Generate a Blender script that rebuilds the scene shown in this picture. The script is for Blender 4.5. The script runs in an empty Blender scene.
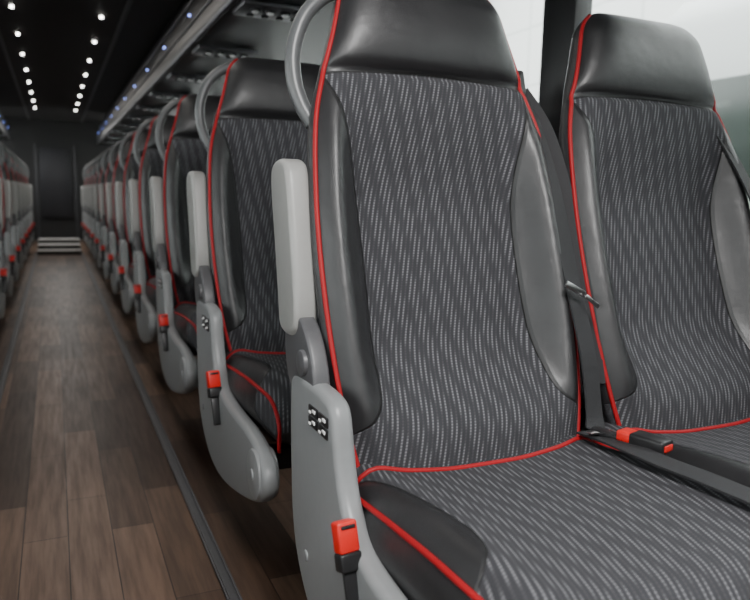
import bpy, bmesh, math, random
from mathutils import Vector, Matrix
random.seed(4)
H = 0.88           # camera height above the floor; seat parts are modelled relative to it
PITCH = 0.905
SEAM0 = 1.01
NROWS = 12
XR, XL = 1.58, -1.50
XM = 0.075         # mirror offset for the other side of the aisle
coll = bpy.context.scene.collection

# ------------------------------------------------------------------ materials
def newmat(name):
    m = bpy.data.materials.new(name); m.use_nodes = True
    nt = m.node_tree
    return m, nt, nt.nodes['Principled BSDF']

class NB:
    def __init__(s, nt): s.nt = nt
    def n(s, t, **k):
        nd = s.nt.nodes.new(t)
        for a, b in k.items(): setattr(nd, a, b)
        return nd
    def put(s, sock, v):
        if hasattr(v, 'is_linked'): s.nt.links.new(v, sock)
        else: sock.default_value = v
    def m(s, op, a, b=None, c=None):
        nd = s.n('ShaderNodeMath', operation=op)
        s.put(nd.inputs[0], a)
        if b is not None: s.put(nd.inputs[1], b)
        if c is not None: s.put(nd.inputs[2], c)
        return nd.outputs[0]
    def sst(s, v, lo, hi, a=0.0, b=1.0):
        nd = s.n('ShaderNodeMapRange', interpolation_type='SMOOTHSTEP')
        s.put(nd.inputs[0], v)
        for i, x in enumerate((lo, hi, a, b)): s.put(nd.inputs[i+1], x)
        return nd.outputs[0]
    def mix(s, f, a, b):
        nd = s.n('ShaderNodeMix', data_type='RGBA')
        s.put(nd.inputs[0], f); s.put(nd.inputs[6], a); s.put(nd.inputs[7], b)
        return nd.outputs[2]
    def noise(s, vec, scale, detail=3, rough=.5):
        nd = s.n('ShaderNodeTexNoise'); nd.inputs['Scale'].default_value = scale
        nd.inputs['Detail'].default_value = detail; nd.inputs['Roughness'].default_value = rough
        if vec is not None: s.nt.links.new(vec, nd.inputs['Vector'])
        return nd.outputs[0]
    def bump(s, h, strength, dist=.002):
        nd = s.n('ShaderNodeBump'); nd.inputs['Strength'].default_value = strength
        nd.inputs['Distance'].default_value = dist
        s.nt.links.new(h, nd.inputs['Height']); return nd.outputs[0]

def plain(name, col, rough=.5, metal=0, nscale=60, bump=.15, var=.12, spec=.5):
    m, nt, b = newmat(name); N = NB(nt)
    tc = N.n('ShaderNodeTexCoord').outputs['Object']
    nz = N.noise(tc, nscale, 4)
    c = Vector(col)
    col1 = N.mix(nz, tuple(c*(1-var))+(1,), tuple(c*(1+var))+(1,))
    nt.links.new(col1, b.inputs['Base Color'])
    b.inputs['Roughness'].default_value = rough
    b.inputs['Metallic'].default_value = metal
    b.inputs['Specular IOR Level'].default_value = spec
    if bump: nt.links.new(N.bump(N.noise(tc, nscale*8, 2), bump, .0006), b.inputs['Normal'])
    return m

def emis(name, col, st):
    m, nt, b = newmat(name)
    b.inputs['Base Color'].default_value = (*col, 1)
    b.inputs['Emission Color'].default_value = (*col, 1)
    b.inputs['Emission Strength'].default_value = st
    return m

def upholstery():
    m, nt, b = newmat('seat_upholstery'); N = NB(nt)
    uv = N.n('ShaderNodeUVMap', uv_map='UVMap').outputs[0]
    sep = N.n('ShaderNodeSeparateXYZ'); nt.links.new(uv, sep.inputs[0])
    U, V = sep.outputs[0], sep.outputs[1]
    tc = N.n('ShaderNodeTexCoord').outputs['Object']
    s = N.m('SUBTRACT', U, N.m('MULTIPLY', V, .24))
    col = N.m('DIVIDE', s, .0092)
    ci = N.m('FLOOR', col); cf = N.m('FRACT', col)
    line = N.sst(N.m('ABSOLUTE', N.m('SUBTRACT', cf, .5)), .06, .30, 1, 0)
    wn = N.n('ShaderNodeTexWhiteNoise', noise_dimensions='1D'); nt.links.new(ci, wn.inputs['W'])
    ph = N.m('ADD', N.m('MULTIPLY', ci, .27), N.m('MULTIPLY', wn.outputs[0], .18))
    df = N.m('FRACT', N.m('ADD', N.m('DIVIDE', V, .080), ph))
    dash = N.m('MULTIPLY', N.sst(df, .15, .42), N.sst(df, .70, 1.0, 1, 0))
    tick = N.sst(N.m('ABSOLUTE', N.m('SUBTRACT', N.m('FRACT', N.m('DIVIDE', V, .0050)), .5)), .12, .3, 1, 0)
    light = N.m('MULTIPLY', N.m('MULTIPLY', line, N.m('ADD', N.m('MULTIPLY', tick, .55), .45)),
                N.m('ADD', N.m('MULTIPLY', dash, .86), .14))
    grain = N.noise(uv, 900, 2)
    ribs = N.m('ABSOLUTE', N.m('SUBTRACT', N.m('FRACT', N.m('DIVIDE', s, .0023)), .5))
    base = N.mix(N.m('MULTIPLY', N.m('ADD', ribs, grain), .7), (.012,.012,.014,1), (.050,.050,.056,1))
    fab = N.mix(light, base, (.160,.160,.172,1))
    at = N.n('ShaderNodeAttribute', attribute_name='reg').outputs['Fac']
    leather = N.sst(at, -.0006, .0006)
    seam = N.sst(N.m('ABSOLUTE', at), .0012, .0032, 1, 0)
    lcol = N.mix(N.noise(tc, 9, 3), (.014,.014,.015,1), (.021,.021,.0225,1))
    c = N.mix(leather, fab, lcol)
    c = N.mix(N.m('MULTIPLY', seam, .85), c, (.006,.006,.006,1))
    nt.links.new(c, b.inputs['Base Color'])
    lr = N.sst(N.noise(tc, 14, 3), .3, .75, .33, .40)
    r = N.m('ADD', N.m('MULTIPLY', leather, lr), N.m('MULTIPLY', N.m('SUBTRACT', 1.0, leather), .9))
    nt.links.new(r, b.inputs['Roughness'])
    nt.links.new(N.m('ADD', .3, N.m('MULTIPLY', leather, .28)), b.inputs['Specular IOR Level'])
    vo = N.n('ShaderNodeTexVoronoi', feature='DISTANCE_TO_EDGE'); vo.inputs['Scale'].default_value = 420
    nt.links.new(tc, vo.inputs['Vector'])
    wr = N.noise(tc, 13, 3, .45)
    hl = N.m('ADD', N.m('MULTIPLY', N.sst(vo.outputs[0], 0, .12), .12), N.m('MULTIPLY', wr, 3.8))
    hf = N.m('ADD', N.m('MULTIPLY', ribs, .6), N.m('MULTIPLY', light, .8))
    h = N.m('ADD', N.m('MULTIPLY', hl, leather), N.m('MULTIPLY', hf, N.m('SUBTRACT', 1.0, leather)))
    h = N.m('SUBTRACT', h, N.m('MULTIPLY', N.sst(N.m('ABSOLUTE', at), .0, .007, 1, 0), 2.2))
    nt.links.new(N.bump(h, .5, .0016), b.inputs['Normal'])
    return m

def floor_mat():
    m, nt, b = newmat('wood_plank_vinyl'); N = NB(nt)
    tc = N.n('ShaderNodeTexCoord').outputs['Object']
    mp = N.n('ShaderNodeMapping'); mp.inputs['Rotation'].default_value = (0,0,math.radians(90))
    nt.links.new(tc, mp.inputs[0])
    br = N.n('ShaderNodeTexBrick'); nt.links.new(mp.outputs[0], br.inputs['Vector'])
    br.offset = .37; br.offset_frequency = 2
    for k, v in {'Scale':1,'Brick Width':.62,'Row Height':.105,'Mortar Size':.0014,'Mortar Smooth':.2,'Bias':0}.items():
        br.inputs[k].default_value = v
    br.inputs['Color1'].default_value = (.038,.021,.014,1)
    br.inputs['Color2'].default_value = (.158,.098,.068,1)
    br.inputs['Mortar'].default_value = (.014,.008,.006,1)
    mp2 = N.n('ShaderNodeMapping'); mp2.inputs['Scale'].default_value = (34, 2.2, 1)
    nt.links.new(tc, mp2.inputs[0])
    g = N.noise(mp2.outputs[0], 1.6, 6, .6)
    gc = N.mix(N.sst(g, .3, .7), (.68,.67,.66,1), (1.18,1.16,1.14,1))
    mul = N.n('ShaderNodeMix', data_type='RGBA', blend_type='MULTIPLY')
    mul.inputs[0].default_value = 1
    nt.links.new(br.outputs[0], mul.inputs[6]); nt.links.new(gc, mul.inputs[7])
    nt.links.new(mul.outputs[2], b.inputs['Base Color'])
    nt.links.new(N.sst(g, .2, .8, .48, .36), b.inputs['Roughness'])
    nt.links.new(N.bump(g, .2, .001), b.inputs['Normal'])
    return m

def glass_mat():
    m, nt, b = newmat('window_glass'); N = NB(nt)
    tr = N.n('ShaderNodeBsdfTransparent'); tr.inputs[0].default_value = (.88,.90,.89,1)
    gl = N.n('ShaderNodeBsdfGlossy'); gl.inputs['Roughness'].default_value = .03
    lw = N.n('ShaderNodeLayerWeight'); lw.inputs[0].default_value = .15
    mx = N.n('ShaderNodeMixShader')
    f = N.m('MULTIPLY', lw.outputs['Fresnel'], .6)
    nt.links.new(f, mx.inputs[0]); nt.links.new(tr.outputs[0], mx.inputs[1]); nt.links.new(gl.outputs[0], mx.inputs[2])
    nt.links.new(mx.outputs[0], nt.nodes['Material Output'].inputs[0])
    return m

def depot_mat():
    m, nt, b = newmat('depot_cladding'); N = NB(nt)
    tc = N.n('ShaderNodeTexCoord').outputs['Object']
    sep = N.n('ShaderNodeSeparateXYZ'); nt.links.new(tc, sep.inputs[0])
    fz = N.m('FRACT', N.m('DIVIDE', sep.outputs[2], .9)); fy = N.m('FRACT', N.m('DIVIDE', sep.outputs[1], 2.4))
    ln = N.m('MAXIMUM', N.sst(fz, 0, .06, 1, 0), N.sst(fy, 0, .03, 1, 0))
    c = N.mix(ln, (.86,.88,.86,1), (.56,.59,.57,1))
    c = N.mix(N.m('MULTIPLY', N.noise(tc, .35, 2), .25), c, (.62,.66,.64,1))
    nt.links.new(c, b.inputs['Base Color']); b.inputs['Roughness'].default_value = .7
    return m

UPH = upholstery()
M_RED = plain('red_piping', (.30,.005,.009), .55, var=.1, spec=.3)
M_REDB = plain('red_buckle_plastic', (.60,.014,.010), .4, var=.05)
M_ARM = plain('light_grey_armrest', (.28,.28,.270), .42, var=.06)
M_PAN = plain('grey_side_panel', (.205,.212,.216), .38, var=.06)
M_HAN = plain('grey_handle', (.085,.089,.092), .38, var=.06)
M_DG = plain('dark_grey_plastic', (.08,.08,.085), .42)
M_BLK = plain('black_plastic', (.012,.012,.013), .4)
M_STRAP = plain('belt_webbing', (.016,.016,.018), .75, nscale=200, bump=.5)
M_MET = plain('brushed_metal', (.6,.6,.6), .28, 1)
M_TRIM = plain('floor_trim_metal', (.11,.11,.115), .45, .6)
M_STEEL = plain('painted_steel', (.04,.04,.045), .5, .3)
M_CEIL = plain('ceiling_lining', (.026,.024,.023), .6, nscale=12)
M_RACK = plain('rack_gloss_black', (.010,.010,.011), .38, nscale=8)
M_WALL = plain('sidewall_trim', (.024,.024,.024), .7, nscale=20)
M_ALU = plain('rack_aluminium', (.15,.15,.16), .4, .9)
M_WHITE = plain('white_label', (.8,.8,.8), .5)
M_STEP = plain('step_nosing', (.45,.43,.41), .5)
M_TINT = plain('tinted_coach_glass', (.05,.065,.058), .25, nscale=4, bump=0)
M_FLOOR = floor_mat()
M_GLASS = glass_mat()
M_LED = emis('led_white', (1,.97,.92), 24)
M_BLUE = emis('led_blue', (.25,.35,1), 5)
M_OUT = depot_mat()
M_OUT2 = plain('depot_concrete', (.3,.3,.3), .8, nscale=2)
M_BUSW = plain('white_coachwork', (.66,.69,.68), .25, nscale=.5, bump=0)

# ------------------------------------------------------------------ mesh helpers
def mesh_data(name, verts, faces, mat, smooth=True):
    me = bpy.data.meshes.new(name); me.from_pydata(verts, [], faces); me.update()
    me.materials.append(mat)
    if smooth:
        for p in me.polygons: p.use_smooth = True
    return me

def bm_to(bm, name, mats, smooth=True):
    bmesh.ops.recalc_face_normals(bm, faces=bm.faces)
    me = bpy.data.meshes.new(name); bm.to_mesh(me); bm.free()
    for m in (mats if isinstance(mats, list) else [mats]): me.materials.append(m)
    if smooth:
        for p in me.polygons: p.use_smooth = True
        try: me.set_sharp_from_angle(angle=math.radians(40))
        except Exception: pass
    return me

def merge(bm, t, mi=0):
    mp = {v: bm.verts.new(v.co) for v in t.verts}
    for f in t.faces:
        nf = bm.faces.new([mp[v] for v in f.verts]); nf.material_index = mi; nf.smooth = True
    t.free()

def add_box(bm, dims, loc, rot=None, bevel=.004, seg=2, mi=0):
    M = Matrix.Translation(loc) @ (rot.to_4x4() if rot else Matrix.Identity(4)) @ Matrix.Diagonal((*dims, 1))
    t = bmesh.new(); bmesh.ops.create_cube(t, size=1, matrix=M)
    if bevel:
        bmesh.ops.bevel(t, geom=t.edges[:], offset=bevel, segments=seg, profile=.5, affect='EDGES')
    merge(bm, t, mi)

def add_cyl(bm, r, h, loc, axis='X', seg=32, bevel=.003, mi=0):
    rot = {'X': Matrix.Rotation(math.pi/2, 4, 'Y'), 'Y': Matrix.Rotation(math.pi/2, 4, 'X'), 'Z': Matrix.Identity(4)}[axis]
    t = bmesh.new()
    bmesh.ops.create_cone(t, cap_ends=True, segments=seg, radius1=r, radius2=r, depth=h, matrix=Matrix.Translation(loc) @ rot)
    if bevel:
        es = [e for e in t.edges if any(len(f.verts) > 4 for f in e.link_faces)]
        bmesh.ops.bevel(t, geom=es, offset=bevel, segments=2, profile=.5, affect='EDGES')
    merge(bm, t, mi)

def catmull(pts, n=6, closed=True):
    out = []; L = len(pts)
    rng = range(L if closed else L-1)
    for i in rng:
        g = (lambda k: Vector(pts[k % L])) if closed else (lambda k: Vector(pts[max(0, min(L-1, k))]))
        p0, p1, p2, p3 = g(i-1), g(i), g(i+1), g(i+2)
        for j in range(n):
            t = j/n
            out.append(.5*((2*p1)+(-p0+p2)*t+(2*p0-5*p1+4*p2-p3)*t*t+(-p0+3*p1-3*p2+p3)*t**3))
    if not closed: out.append(Vector(pts[-1]))
    return out

def bspline(pts, n=6):
    out = []; L = len(pts)
    for i in range(L):
        p = [Vector(pts[(i+k-1) % L]) for k in range(4)]
        for j in range(n):
            t = j/n
            out.append(((1-t)**3*p[0]+(3*t**3-6*t*t+4)*p[1]+(-3*t**3+3*t*t+3*t+1)*p[2]+t**3*p[3])/6)
    return out

def shell_x(bm, poly, x0, x1, r, mi=0, nr=6):
    P = [Vector(p) for p in poly]; n = len(P)
    A = sum(P[i].x*P[(i+1) % n].y-P[(i+1) % n].x*P[i].y for i in range(n))
    sg = 1 if A > 0 else -1
    nor = []
    for i in range(n):
        d = (P[(i+1) % n]-P[i-1]).normalized(); nor.append(Vector((-d.y, d.x))*sg)
    rings = []
    def ring(ins, x): return [bm.verts.new((x, P[i].x+nor[i].x*ins, P[i].y+nor[i].y*ins)) for i in range(n)]
    for k in range(nr+1):
        a = math.pi/2*k/nr; rings.append(ring(r*(1-math.sin(a)), x0+r*(1-math.cos(a))))
    for k in range(nr+1):
        a = math.pi/2*(1-k/nr); rings.append(ring(r*(1-math.sin(a)), x1-r*(1-math.cos(a))))
    fs = []
    for a, b in zip(rings, rings[1:]):
        for i in range(n):
            j = (i+1) % n; fs.append(bm.faces.new((a[i], a[j], b[j], b[i])))
    fs.append(bm.faces.new(rings[0])); fs.append(bm.faces.new(rings[-1]))
    for f in fs: f.material_index = mi; f.smooth = True

def tube(name, pts, r, mat, seg=10, closed=False):
    pts = [Vector(p) for p in pts]; n = len(pts); verts = []; faces = []
    up = Vector((0, 0, 1)); prev = None
    for i, p in enumerate(pts):
        if closed: d = pts[(i+1) % n]-pts[i-1]
        else: d = pts[min(n-1, i+1)]-pts[max(0, i-1)]
        d.normalize()
        if prev is None:
            a = d.cross(up)
            if a.length < .1: a = d.cross(Vector((1, 0, 0)))
        else: a = prev-d*prev.dot(d)
        a.normalize(); prev = a; b = d.cross(a)
        for k in range(seg):
            t = 2*math.pi*k/seg
            verts.append(tuple(p+a*r*math.cos(t)+b*r*math.sin(t)))
    for i in range(n if closed else n-1):
        for k in range(seg):
            j = (i+1) % n
            faces.append((i*seg+k, i*seg+(k+1) % seg, j*seg+(k+1) % seg, j*seg+k))
    if not closed:
        faces.append(tuple(range(seg))[::-1]); faces.append(tuple((n-1)*seg+k for k in range(seg)))
    return mesh_data(name, verts, faces, mat)

def ribbon(name, pts, wdir, w, mat, th=.0018):
    P = catmull(pts, 8, False); n = len(P); verts = []; faces = []
    wd = Vector(wdir).normalized()
    for i, p in enumerate(P):
        d = (P[min(n-1, i+1)]-P[max(0, i-1)]).normalized()
        a = (wd-d*wd.dot(d)).normalized(); nn = d.cross(a)
        for sx, sn in ((-1,-1),(1,-1),(1,1),(-1,1)):
            verts.append(tuple(p+a*w/2*sx+nn*th*sn))
    for i in range(n-1):
        for k in range(4):
            faces.append((i*4+k, i*4+(k+1) % 4, i*4+4+(k+1) % 4, i*4+4+k))
    faces += [(3,2,1,0), tuple((n-1)*4+k for k in range(4))]
    return mesh_data(name, verts, faces, mat, smooth=False)

def interp(tab, x):
    if x <= tab[0][0]: return tab[0][1]
    if x >= tab[-1][0]: return tab[-1][1]
    n = len(tab)
    def slope(i):
        if i == 0 or i == n-1: j = 0 if i == 0 else n-2; return (tab[j+1][1]-tab[j][1])/(tab[j+1][0]-tab[j][0])
        return (tab[i+1][1]-tab[i-1][1])/(tab[i+1][0]-tab[i-1][0])
    for i in range(n-1):
        a, va = tab[i]; b, vb = tab[i+1]
        if x <= b:
            h = b-a; t = (x-a)/h
            return (2*t**3-3*t*t+1)*va+(t**3-2*t*t+t)*h*slope(i)+(-2*t**3+3*t*t)*vb+(t**3-t*t)*h*slope(i+1)
def sm(a, b, x):
    t = max(0, min(1, (x-a)/(b-a))); return t*t*(3-2*t)

# ------------------------------------------------------------------ backrest
LB = .888
HS = .692
WT = [(-.06,.215),(0,.232),(.08,.247),(.2,.258),(.35,.262),(.48,.257),(.6,.243),(.69,.217),(.76,.194),(.82,.177),(.888,.160)]
def frame(s):
    y, z, n = 0.0, -.436, 60
    st = s/n
    for i in range(n):
        q = st*(i+.5)
        t = math.radians(18.5-11*sm(.62, .9, q))
        y += math.sin(t)*st; z += math.cos(t)*st
    t = math.radians(18.5-11*sm(.62, .9, s))
    return y, z, Vector((0, -math.cos(t), math.sin(t)))
def wid(s):
    w = interp(WT, s)
    if s > LB-.06:
        q = (s-(LB-.06))/.06; w -= .055*(1-math.sqrt(max(0, 1-q*q)))
    return w
def capf(s):
    c = 1.0
    if s > LB-.06: q = (s-(LB-.06))/.06; c = math.sqrt(max(0, 1-q*q))
    if s < -.02: q = (-.02-s)/.04; c = math.sqrt(max(0, 1-min(1, q)**2))
    return c
def Ff(u, s):
    a = abs(u)
    e = math.sqrt(max(0, 1-a**6))
    f = .034*e
    wa = sm(-.03, .10, s)*(1-sm(.54, .72, s))
    f += .020*math.exp(-((a-.86)/.11)**2)*wa*math.sqrt(max(0, 1-a**12))
    f -= .058*(1-sm(.54, .86, a))*sm(.03, .22, s)*(1-sm(.44, .68, s))
    f += .012*(1-sm(.5, .9, a))*math.exp(-((s-.03)/.07)**2)
    if s > HS: f += .026*math.sin(math.pi*min(1, (s-HS)/.22)**.7)*e
    f -= .012*math.exp(-((s-HS)/.009)**2)*e
    return f*capf(s)
def bpoint(u, s, off=0, back=False):
    y, z, n = frame(s)
    w = wid(s)
    if back: f = -.055*math.sqrt(max(0, 1-abs(u)**5))*capf(s)
    else: f = Ff(u, s)+off
    return Vector((u*w, y, z))+n*f
XI = [(.040,.270),(.050,.232),(.065,.200),(.09,.180),(.13,.171),(.22,.165),(.33,.163),(.45,.166),(.53,.176),(.60,.192),(.65,.207),(.70,.222)]
def breg(x, s):
    r1 = s-(HS+.010*(1-(x/.2)**2)-.008)
    r2 = (abs(x)-interp(XI, s)) if .040 < s < .70 else -.05
    return max(r1, r2)
def make_back():
    NS, NU, NBk = 160, 84, 20
    us = [math.sin(math.pi/2*(-1+2*i/NU)*1.0) for i in range(NU+1)]
    ub = [math.sin(math.pi/2*(1-2*i/NBk)) for i in range(1, NBk)]
    ss = [-.06+(LB+.06)*i/NS for i in range(NS-8)]
    s0 = ss[-1]
    for i in range(1, 17): ss.append(s0+(LB-s0)*math.sin(math.pi/2*i/16))
    verts, uvs, reg, faces = [], [], [], []
    R = len(us)+len(ub)
    for s in ss:
        for u in us:
            verts.append(tuple(bpoint(u, s))); x = u*wid(s)
            uvs.append((x, s)); reg.append(breg(x, s))
        for u in ub:
            verts.append(tuple(bpoint(u, s, back=True))); uvs.append((u*wid(s), s)); reg.append(.05)
    for i in range(len(ss)-1):
        for k in range(R):
            a = i*R+k; b = i*R+(k+1) % R
            faces.append((a, b, b+R, a+R))
    faces.append(tuple(range(R))[::-1])
    me = mesh_data('backrest', verts, faces, UPH)
    finish_uv(me, uvs, reg); return me
def finish_uv(me, uvs, reg):
    l = me.uv_layers.new(name='UVMap')
    for lp in me.loops: l.data[lp.index].uv = uvs[lp.vertex_index]
    at = me.attributes.new('reg', 'FLOAT', 'POINT')
    for i, v in enumerate(reg): at.data[i].value = v

# ------------------------------------------------------------------ cushion
CW = .257; CF = -.535; CB = .05
ZT = [(CF,-.425),(-.46,-.412),(-.35,-.408),(-.2,-.418),(-.05,-.432),(.05,-.436)]
def cpoint(u, y, bottom=False, off=0):
    c = 1.0; yy = y
    R = .075
    if y < CF+R: q = (CF+R-y)/R; c = math.sqrt(max(0, 1-q*q))
    zt = interp(ZT, y)
    zm = zt-.075
    w = CW-.012*sm(-.35, CF, y)*1.0-.03*sm(-.02, .05, y)
    a = abs(u)
    if bottom: z = zm-.06*c*math.sqrt(max(0, 1-a**10))
    else:
        z = zm+(.075+.014*math.exp(-((a-.84)/.15)**2)-.010*(1-sm(.2,.8,a)))*c*math.sqrt(max(0, 1-a**9))+off
    return Vector((u*w, yy, z))
def creg(x, y):
    a = abs(x)
    tab = [(-.43,.30),(-.40,.235),(-.37,.208),(-.31,.198),(-.2,.205),(-.1,.22),(-.04,.245),(-.02,.28)]
    return a-interp(tab, y)
def make_cushion():
    NY, NU, NBk = 100, 80, 14
    us = [math.sin(math.pi/2*(-1+2*i/NU)) for i in range(NU+1)]
    ub = [math.sin(math.pi/2*(1-2*i/NBk)) for i in range(1, NBk)]
    ys = [CF+.075*(1-math.cos(math.pi/2*i/24)) for i in range(25)]
    ys += [CF+.075+(CB-CF-.075)*i/NY for i in range(1, NY+1)]
    verts, uvs, reg, faces = [], [], [], []
    R = len(us)+len(ub)
    for y in ys:
        for u in us:
            q = cpoint(u, y); verts.append(tuple(q)); uvs.append((q.x, y)); reg.append(creg(q.x, y))
        for u in ub:
            q = cpoint(u, y, True); verts.append(tuple(q)); uvs.append((q.x, y)); reg.append(.05)
    for i in range(len(ys)-1):
        for k in range(R):
            a = i*R+k; b = i*R+(k+1) % R
            faces.append((a, a+R, b+R, b))
    faces.append(tuple((len(ys)-1)*R+k for k in range(R)))
    me = mesh_data('seat_cushion', verts, faces, UPH); finish_uv(me, uvs, reg)
    bm = bmesh.new(); bm.from_mesh(me); bmesh.ops.recalc_face_normals(bm, faces=bm.faces); bm.to_mesh(me); bm.free()
    return me

parts = []   # (name, mesh, location)
ME_B, ME_C = make_back(), make_cushion()
C1, C2 = .657, 1.212
K1, K2 = .650, 1.182     # cushion centres
pipe = {}
for sd, sg in (('l', -1), ('r', 1)):
    pts = [bpoint(sg*(.972+.02*sm(.6, .9, s)), s, .001) for s in [-.02+(LB-.012+.02)*i/80 for i in range(81)]]
    pipe['b'+sd] = tube('back_piping_'+sd, pts, .0046, M_RED)
    pts = [cpoint(sg*.955, y, off=.001) for y in [CB-.03+(CF+.004-CB+.03)*i/60 for i in range(61)]]
    e = pts[-1]
    pts += [Vector((e.x, e.y-.002, e.z-k*.012)) for k in range(1, 6)]
    pipe['c'+sd] = tube('cushion_piping_'+sd, pts, .0046, M_RED)
pts = [Vector((CW*.93*(-1+2*i/40), -.052-.012*math.cos(math.pi*(-1+2*i/40)/2), cpoint(.93*(-1+2*i/40), -.05).z+.002)) for i in range(41)]
pipe['rear'] = tube('seam_piping', pts, .0043, M_RED)
for nm, cx, kx in (('aisle', C1, K1), ('window', C2, K2)):
    parts.append(('backrest_'+nm, ME_B, (cx, 0, 0)))
    parts.append(('cushion_'+nm, ME_C, (kx, 0, 0)))
    for k, me in pipe.items(): parts.append((me.name+'_'+nm, me, (cx if k[0] == 'b' else kx, 0, 0)))

# folded-up armrest
bm = bmesh.new()
arm = bspline([(.105,-.235),(.100,-.19),(.115,-.12),(.135,-.04),(.152,.03),(.166,.062),(.215,.067),(.255,.056),(.258,.02),(.240,-.05),(.220,-.13),(.205,-.20),(.200,-.240),(.15,-.245)], 5)
shell_x(bm, arm, .361, .404, .011)
parts.append(('armrest', bm_to(bm, 'armrest', M_ARM), (0,0,0)))
bm = bmesh.new()
piv = bspline([(.02,-.35),(.02,-.29),(.06,-.225),(.11,-.195),(.175,-.20),(.19,-.26),(.16,-.35)], 5)
shell_x(bm, piv, .368, .398, .006)
add_cyl(bm, .022, .044, (.383, .075, -.275), 'X')
parts.append(('armrest_pivot', bm_to(bm, 'armrest_pivot', M_DG), (0,0,0)))
# side panel
bm = bmesh.new()
pan = bspline([(.140,-.34),(.137,-.305),(.10,-.300),(.04,-.298),(-.040,-.300),(-.070,-.314),(-.082,-.37),(-.105,-.44),(-.15,-.49),(-.22,-.506),(-.33,-.512),(-.45,-.510),(-.545,-.525),(-.600,-.56),(-.600,-.61),(-.54,-.650),(-.44,-.68),(-.32,-.71),(-.20,-.732),(-.10,-.735),(-.01,-.715),(.06,-.675),(.110,-.615),(.130,-.55),(.138,-.45),(.142,-.38)], 5)
shell_x(bm, pan, .364, .400, .014)
parts.append(('side_panel', bm_to(bm, 'side_panel', M_PAN), (0,0,0)))
bm = bmesh.new()
add_cyl(bm, .054, .046, (.382, -.525, -.586), 'X', 48, .006)
add_cyl(bm, .012, .052, (.382, -.525, -.586), 'X', 20, .002)
add_cyl(bm, .010, .039, (.381, .04, -.60), 'X', 20, .002)
parts.append(('pivot_cover', bm_to(bm, 'pivot_cover', M_PAN), (0,0,0)))
# button label
bm = bmesh.new()
for iy in (0, 1):
    for iz in (0, 1):
        cy, cz = .010-iy*.046, -.340-iz*.0185
        add_box(bm, (.004,.040,.0160), (.3632, cy, cz), bevel=.0015, mi=0)
        add_box(bm, (.003,.012,.005), (.3612, cy-.008, cz+.002), bevel=.0005, mi=1)
        add_box(bm, (.003,.008,.004), (.3612, cy+.010, cz-.003), bevel=.0005, mi=1)
parts.append(('control_buttons', bm_to(bm, 'control_buttons', [M_BLK, M_WHITE]), (0,0,0)))
# grab handle loop
gp = catmull([(.545,.275,.398),(.510,.276,.385),(.468,.275,.365),(.430,.272,.325),(.408,.266,.265),(.406,.256,.210),(.416,.242,.165),(.434,.228,.128)], 8, False)
parts.append(('grab_handle', tube('grab_handle', gp, .0145, M_HAN, 16), (0,0,0)))
# under-frame
bm = bmesh.new()
add_box(bm, (1.10,.05,.05), (.93, -.12, -.595), bevel=.006)
add_box(bm, (1.10,.05,.05), (.93, -.42, -.595), bevel=.006)
for x in (.55, 1.28):
    add_box(bm, (.04,.42,.035), (x, -.26, -.635), bevel=.005)
for x in (.72,):
    add_box(bm, (.05,.07,.22), (x, -.16, -.745), Matrix.Rotation(.25,3,'X'), .006)
    add_box(bm, (.05,.07,.22), (x, -.36, -.745), Matrix.Rotation(-.25,3,'X'), .006)
    add_box(bm, (.07,.42,.02), (x, -.26, -.868), bevel=.004)
parts.append(('under_frame', bm_to(bm, 'under_frame', M_STEEL), (0,0,0)))
bm = bmesh.new()
for cx in (C1, C2):
    add_box(bm, (.40,.02,.50), (cx, .155, -.09), Matrix.Rotation(-math.radians(18.5),3,'X'), .008)
parts.append(('rear_shell', bm_to(bm, 'rear_shell', M_BLK), (0,0,0)))

def buckle(name, loc, rx, rz=0, sc=1):
    R = Matrix.Rotation(rz,3,'Z') @ Matrix.Rotation(rx,3,'X')
    bm = bmesh.new(); L = Vector(loc)
    add_box(bm, (.032*sc,.022*sc,.044*sc), L+R@Vector((0,0,.012*sc)), R, .004, 3, 0)
    add_box(bm, (.034*sc,.024*sc,.026*sc), L+R@Vector((0,0,-.022*sc)), R, .004, 3, 1)
    add_box(bm, (.022*sc,.003*sc,.005*sc), L+R@Vector((0,-.0115*sc,.026*sc)), R, .001, 2, 1)
    add_box(bm, (.024*sc,.008*sc,.08*sc), L+R@Vector((0,0,-.065*sc)), R, .003, 2, 1)
    return bm_to(bm, name, [M_REDB, M_BLK])
parts.append(('belt_buckle_aisle', buckle('belt_buckle_aisle', (.354,-.160,-.482), -.30, .15, 1.0), (0,0,0)))
# centre buckle lies on the cushion edge
bm = bmesh.new()
Rz = Matrix.Rotation(.25,3,'Z')
L = Vector((.882,-.190,-.390))
add_box(bm, (.036,.062,.024), L, Rz, .005, 3, 0)
add_box(bm, (.032,.030,.018), L+Rz@Vector((0,.040,.001)), Rz, .004, 3, 1)
add_box(bm, (.024,.004,.010), L+Rz@Vector((0,-.031,0)), Rz, .001, 2, 1)
add_box(bm, (.022,.08,.010), L+Rz@Vector((0,.07,-.008)), Rz, .002, 2, 0)
parts.append(('belt_buckle_centre', bm_to(bm, 'belt_buckle_centre', [M_BLK, M_REDB]), (0,0,0)))
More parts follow.
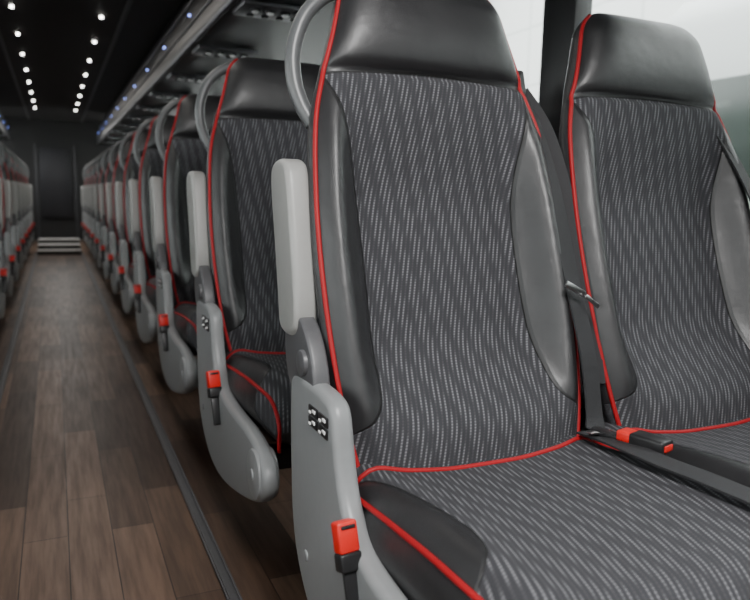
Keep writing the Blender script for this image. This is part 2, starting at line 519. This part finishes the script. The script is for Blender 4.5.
# belts
parts.append(('shoulder_belt_aisle', ribbon('sb1', [(.868,.225,.225),(.885,.185,.165),(.896,.115,.02),(.902,.065,-.12),(.906,.0,-.28),(.900,-.035,-.385),(.885,-.06,-.415)], (1,.25,0), .045, M_STRAP), (0,0,0)))
parts.append(('shoulder_belt_rear_run', ribbon('sb1b', [(.885,.235,.22),(.93,.19,.12),(.945,.10,-.10),(.945,.02,-.35)], (1,-.6,0), .045, M_STRAP), (0,0,0)))
parts.append(('lap_belt_aisle', ribbon('lb1', [(.868,-.055,-.412),(.852,-.14,-.400),(.842,-.25,-.394),(.842,-.36,-.389),(.850,-.46,-.396),(.854,-.535,-.44)], (1,.0,.05), .042, M_STRAP), (0,0,0)))
parts.append(('shoulder_belt_window', ribbon('sb2', [(1.39,.220,.225),(1.41,.175,.165),(1.435,.090,.02),(1.448,.040,-.12),(1.455,-.01,-.28),(1.460,-.035,-.40)], (1,.25,0), .045, M_STRAP), (0,0,0)))
bm = bmesh.new()
for x in (.875, 1.418):
    add_box(bm, (.036,.05,.055), (x, .245, .235), Matrix.Rotation(-.3,3,'X'), .006)
parts.append(('belt_guide', bm_to(bm, 'belt_guide', M_BLK), (0,0,0)))
bm = bmesh.new()
add_box(bm, (.050,.004,.012), (.882,.018,-.160), Matrix.Rotation(.45,3,'Y'), .0015)
add_box(bm, (.040,.004,.008), (.918,.010,-.184), Matrix.Rotation(.6,3,'Y'), .0015)
add_box(bm, (.062,.014,.004), (.862,-.100,-.398), Matrix.Rotation(.1,3,'Y'), .0015)
parts.append(('belt_tongue', bm_to(bm, 'belt_tongue', M_MET), (0,0,0)))

def build_row(i, left):
    e = bpy.data.objects.new('coach_double_seat', None)
    e.empty_display_size = .1; coll.objects.link(e)
    e.location = (XM if left else 0, SEAM0+PITCH*i, H)
    if left: e.scale = (-1, 1, 1)
    for nm, me, loc in parts:
        o = bpy.data.objects.new(nm, me); coll.objects.link(o); o.parent = e; o.location = loc
for i in range(NROWS):
    build_row(i, False)
for i in range(NROWS):
    build_row(i, True)

# ------------------------------------------------------------------ bus shell
def obj(name, me, parent=None):
    o = bpy.data.objects.new(name, me); coll.objects.link(o)
    if parent: o.parent = parent
    return o
def box(name, lo, hi, mat, bevel=.003, parent=None):
    bm = bmesh.new()
    c = [(a+b)/2 for a, b in zip(lo, hi)]; d = [b-a for a, b in zip(lo, hi)]
    add_box(bm, d, c, None, bevel)
    return obj(name, bm_to(bm, name, mat), parent)
Y0, Y1 = -1.8, 13.6
ZC = H+1.20
box('floor', (XL, Y0, -.06), (XR, Y1, 0), M_FLOOR, 0)
box('ceiling', (XL, Y0, ZC), (XR, Y1, ZC+.05), M_CEIL, 0)
box('wall_front', (XL, Y1, 0), (XR, Y1+.05, ZC), M_WALL, 0)
box('wall_rear', (XL, Y0-.05, 0), (XR, Y0, ZC), M_WALL, 0)
for nm, x, sg in (('right', XR, 1), ('left', XL, -1)):
    x0, x1 = sorted((x, x+sg*.05))
    bm = bmesh.new()
    zs, zt = H-.10, H+1.0
    def bb(lo, hi, bevel=.004):
        add_box(bm, [b-a for a, b in zip(lo, hi)], [(a+b)/2 for a, b in zip(lo, hi)], None, bevel)
    bb((x0, Y0, 0), (x1, Y1, zs)); bb((x0, Y0, zt), (x1, Y1, ZC))
    py = [1.99+1.81*k for k in range(-2, 7)]
    for p in py: bb((x0-(.02 if sg > 0 else 0), p-.085, zs-.001), (x1+(.02 if sg < 0 else 0), p+.085, zt+.001))
    obj('wall_'+nm, bm_to(bm, 'wall_'+nm, M_BLK))
    for k in range(len(py)-1):
        xm = (x0+x1)/2
        box('window_%d' % (k+1+(0 if sg > 0 else len(py)-1)), (xm-.003, py[k]+.083, zs), (xm+.003, py[k+1]-.083, zt), M_GLASS, 0)
    xa, xb = sorted((x, x-sg*.03))
    box('trim_sill_'+nm, (xa, Y0, zs-.03), (xb, Y1, zs), M_DG)
# floor seat tracks along the aisle
for nm, xx in (('1', .325), ('2', -.25)):
    bm = bmesh.new()
    add_box(bm, (.032, Y1-Y0-2.6, .010), (xx, (Y0+Y1-2.6)/2, .005), None, .003)
    for dx in (-.010, .010):
        add_box(bm, (.005, Y1-Y0-2.6, .006), (xx+dx, (Y0+Y1-2.6)/2, .0125), None, .001)
    obj('trim_'+nm, bm_to(bm, 'trim', M_TRIM))
# entry steps at far end
bm = bmesh.new()
for k in range(3):
    add_box(bm, (.56, .42, .05*(k+1)), (.04, 10.75+.42*k, .025*(k+1)), None, .004, mi=0)
    add_box(bm, (.56, .24, .012), (.04, 10.66+.42*k, .05*(k+1)+.004), None, .003, mi=1)
obj('aisle_steps', bm_to(bm, 'aisle_steps', [M_WALL, M_STEP]))
# front bulkhead: partition with door recess and dash
bm = bmesh.new()
add_box(bm, (.95,.06,1.25), (-1.0,12.7,.62), None, .02, mi=0)
add_box(bm, (.95,.06,1.25), (1.08,12.7,.62), None, .02, mi=0)
add_box(bm, (.50,.05,1.2), (.04,13.5,1.0), None, .02, mi=1)
add_box(bm, (.03,.04,1.6), (.33,12.68,.80), None, .008, mi=1)
add_box(bm, (.03,.04,1.6), (-.25,12.68,.80), None, .008, mi=1)
obj('front_partition', bm_to(bm, 'front_partition', [M_WALL, M_STEEL]))

# overhead racks (profile extruded along the coach)
def rack(name, sg):
    def X(x): return x if sg > 0 else XM-x
    prof = catmull([(XR-.002,.80),(1.2,.755),(.82,.722),(.70,.722),(.655,.745),(.650,.80),(.668,.90),(.70,1.0),(.74,1.08),(.80,1.20),(.95,1.20),(1.2,1.20),(XR-.002,1.20)], 3, False)
    e = bpy.data.objects.new(name, None); coll.objects.link(e)
    t = bmesh.new(); n = len(prof); A = []; B = []
    for p in prof:
        A.append(t.verts.new((X(p[0]), Y0+.01, H+p[1]))); B.append(t.verts.new((X(p[0]), Y1-1.6, H+p[1])))
    for i in range(n-1): t.faces.new((A[i], A[i+1], B[i+1], B[i]))
    t.faces.new(A); t.faces.new(B)
    obj('rack_body', bm_to(t, 'rack_body', M_RACK), e)
    for z, xx, r in ((.735,.652,.012),(.985,.688,.007),(.83,.649,.005)):
        obj('rack_rail', tube('rack_rail', [(X(xx), Y0+.01, H+z), (X(xx), Y1-1.6, H+z)], r, M_ALU, 12), e)
    bm = bmesh.new(); bl = bmesh.new()
    for i in range(14):
        add_cyl(bl, .006, .012, (X(.666), .2+.905*i, H+.90), 'X', 12, 0)
    obj('rack_blue_leds', bm_to(bl, 'blue', M_BLUE), e)
    for i in range(NROWS):
        y = SEAM0-.02+PITCH*i
        add_box(bm, (.30,.20,.022), (X(.82), y, H+.715), None, .008, mi=1)
        for dx in (-.09,-.03,.03,.09):
            add_cyl(bm, .021, .012, (X(.82+dx), y-.035, H+.702), 'Z', 20, 0, mi=0)
            add_cyl(bm, .013, .016, (X(.82+dx), y-.035, H+.700), 'Z', 20, 0, mi=2)
            add_cyl(bm, .014, .012, (X(.82+dx), y+.045, H+.702), 'Z', 16, 0, mi=0)
    obj('reading_light_panels', bm_to(bm, 'psu', [M_BLK, M_ALU, M_WHITE]), e)
    bm = bmesh.new()
    for i in range(14):
        add_box(bm, (.012,.012,.20), (X(.668), -.5+.905*i, H+.86), Matrix.Rotation(.12*sg,3,'Y'), .002)
    obj('rack_dividers', bm_to(bm, 'div', M_DG), e)
rack('overhead_luggage_rack', 1); rack('overhead_luggage_rack', -1)
box('trim_3', (-.36, Y0, ZC-.012), (-.33, Y1, ZC), M_DG)
box('trim_4', (.47, Y0, ZC-.012), (.50, Y1, ZC), M_DG)
bm = bmesh.new()
for xx in (-.21, .345):
    for i in range(15):
        add_cyl(bm, .010, .012, (xx, -.9+.905*i, ZC-.006), 'Z', 16, 0)
obj('ceiling_spotlights', bm_to(bm, 'spots', M_LED))

# outside: depot
box('depot_wall', (7.0, -12, -1.4), (7.2, 30, 6), M_OUT, 0)
box('depot_ground', (-14, -14, -1.6), (14, 32, -1.4), M_OUT2, 0)
bm = bmesh.new()
prof = catmull([(0,-1.0),(0,.9),(.03,1.75),(.10,2.0),(.35,2.12),(1.2,2.15),(2.2,2.1),(2.4,1.8),(2.4,-1.0)], 4, False)
t = bmesh.new(); A = [t.verts.new((3.3+p[0], -6, p[1])) for p in prof]; B = [t.verts.new((3.3+p[0], 3.25, p[1])) for p in prof]
for i in range(len(A)-1): t.faces.new((A[i], A[i+1], B[i+1], B[i]))
t.faces.new(A); t.faces.new(B); t.faces.new((A[0], B[0], B[-1], A[-1]))
merge(bm, t, 0)
for k in range(5): add_box(bm, (.05,1.60,.62), (3.295, -4.95+1.80*k, 1.25), None, .02, mi=1)
for k in range(3): add_cyl(bm, .48, .28, (3.46, -4.6+3.0*k, -.92), 'X', 40, .03, mi=1)
obj('parked_coach', bm_to(bm, 'parked', [M_BUSW, M_TINT]))

# ------------------------------------------------------------------ light
w = bpy.data.worlds.new('World'); bpy.context.scene.world = w; w.use_nodes = True
w.node_tree.nodes['Background'].inputs[0].default_value = (.98,.99,1,1)
w.node_tree.nodes['Background'].inputs[1].default_value = 6.8
def area(name, loc, sx, sy, power, rot=(0,0,0), col=(1,1,1)):
    l = bpy.data.lights.new(name, 'AREA'); l.shape = 'RECTANGLE'; l.size = sx; l.size_y = sy
    l.energy = power; l.color = col
    o = bpy.data.objects.new(name, l); coll.objects.link(o); o.location = loc; o.rotation_euler = rot
area('added_ceiling_light', (.20, -.1, ZC-.05), .4, .9, 92, (math.radians(18),0,0), (1,.985,.97))  # added key light to brighten the near seats; stands for no known fixture
area('added_ceiling_light', (.05, 4.0, ZC-.03), .3, 4.0, 11, col=(1,.94,.87))  # added soft light under the aisle ceiling, separate from the spotlights
area('added_ceiling_light', (.05, 9.0, ZC-.03), .3, 4.0, 9, col=(1,.94,.87))  # second added aisle light, further along the coach
area('step_lamp', (.05, 11.4, H+.9), .4, .6, 16, col=(1,.97,.93))

# ------------------------------------------------------------------ camera
f = 700.0
Yc = Vector((54-375, 300-190, -f)).normalized()
xv_y = 235
wv = 300-xv_y
uv_ = (f*f+wv*110)/(375-54)
Xc = Vector((uv_, wv, -f)).normalized()
Zc = Xc.cross(Yc)
R = Matrix(((Xc.x, Yc.x, Zc.x), (Xc.y, Yc.y, Zc.y), (Xc.z, Yc.z, Zc.z)))   # world->camera
cam = bpy.data.cameras.new('camera'); co = bpy.data.objects.new('camera', cam); coll.objects.link(co)
co.matrix_world = Matrix.Translation((0, 0, H)) @ R.transposed().to_4x4()
cam.sensor_width = 36; cam.lens = f*36/750; cam.clip_start = .02
cam.dof.use_dof = True; cam.dof.focus_distance = 1.25; cam.dof.aperture_fstop = 4.0
bpy.context.scene.camera = co
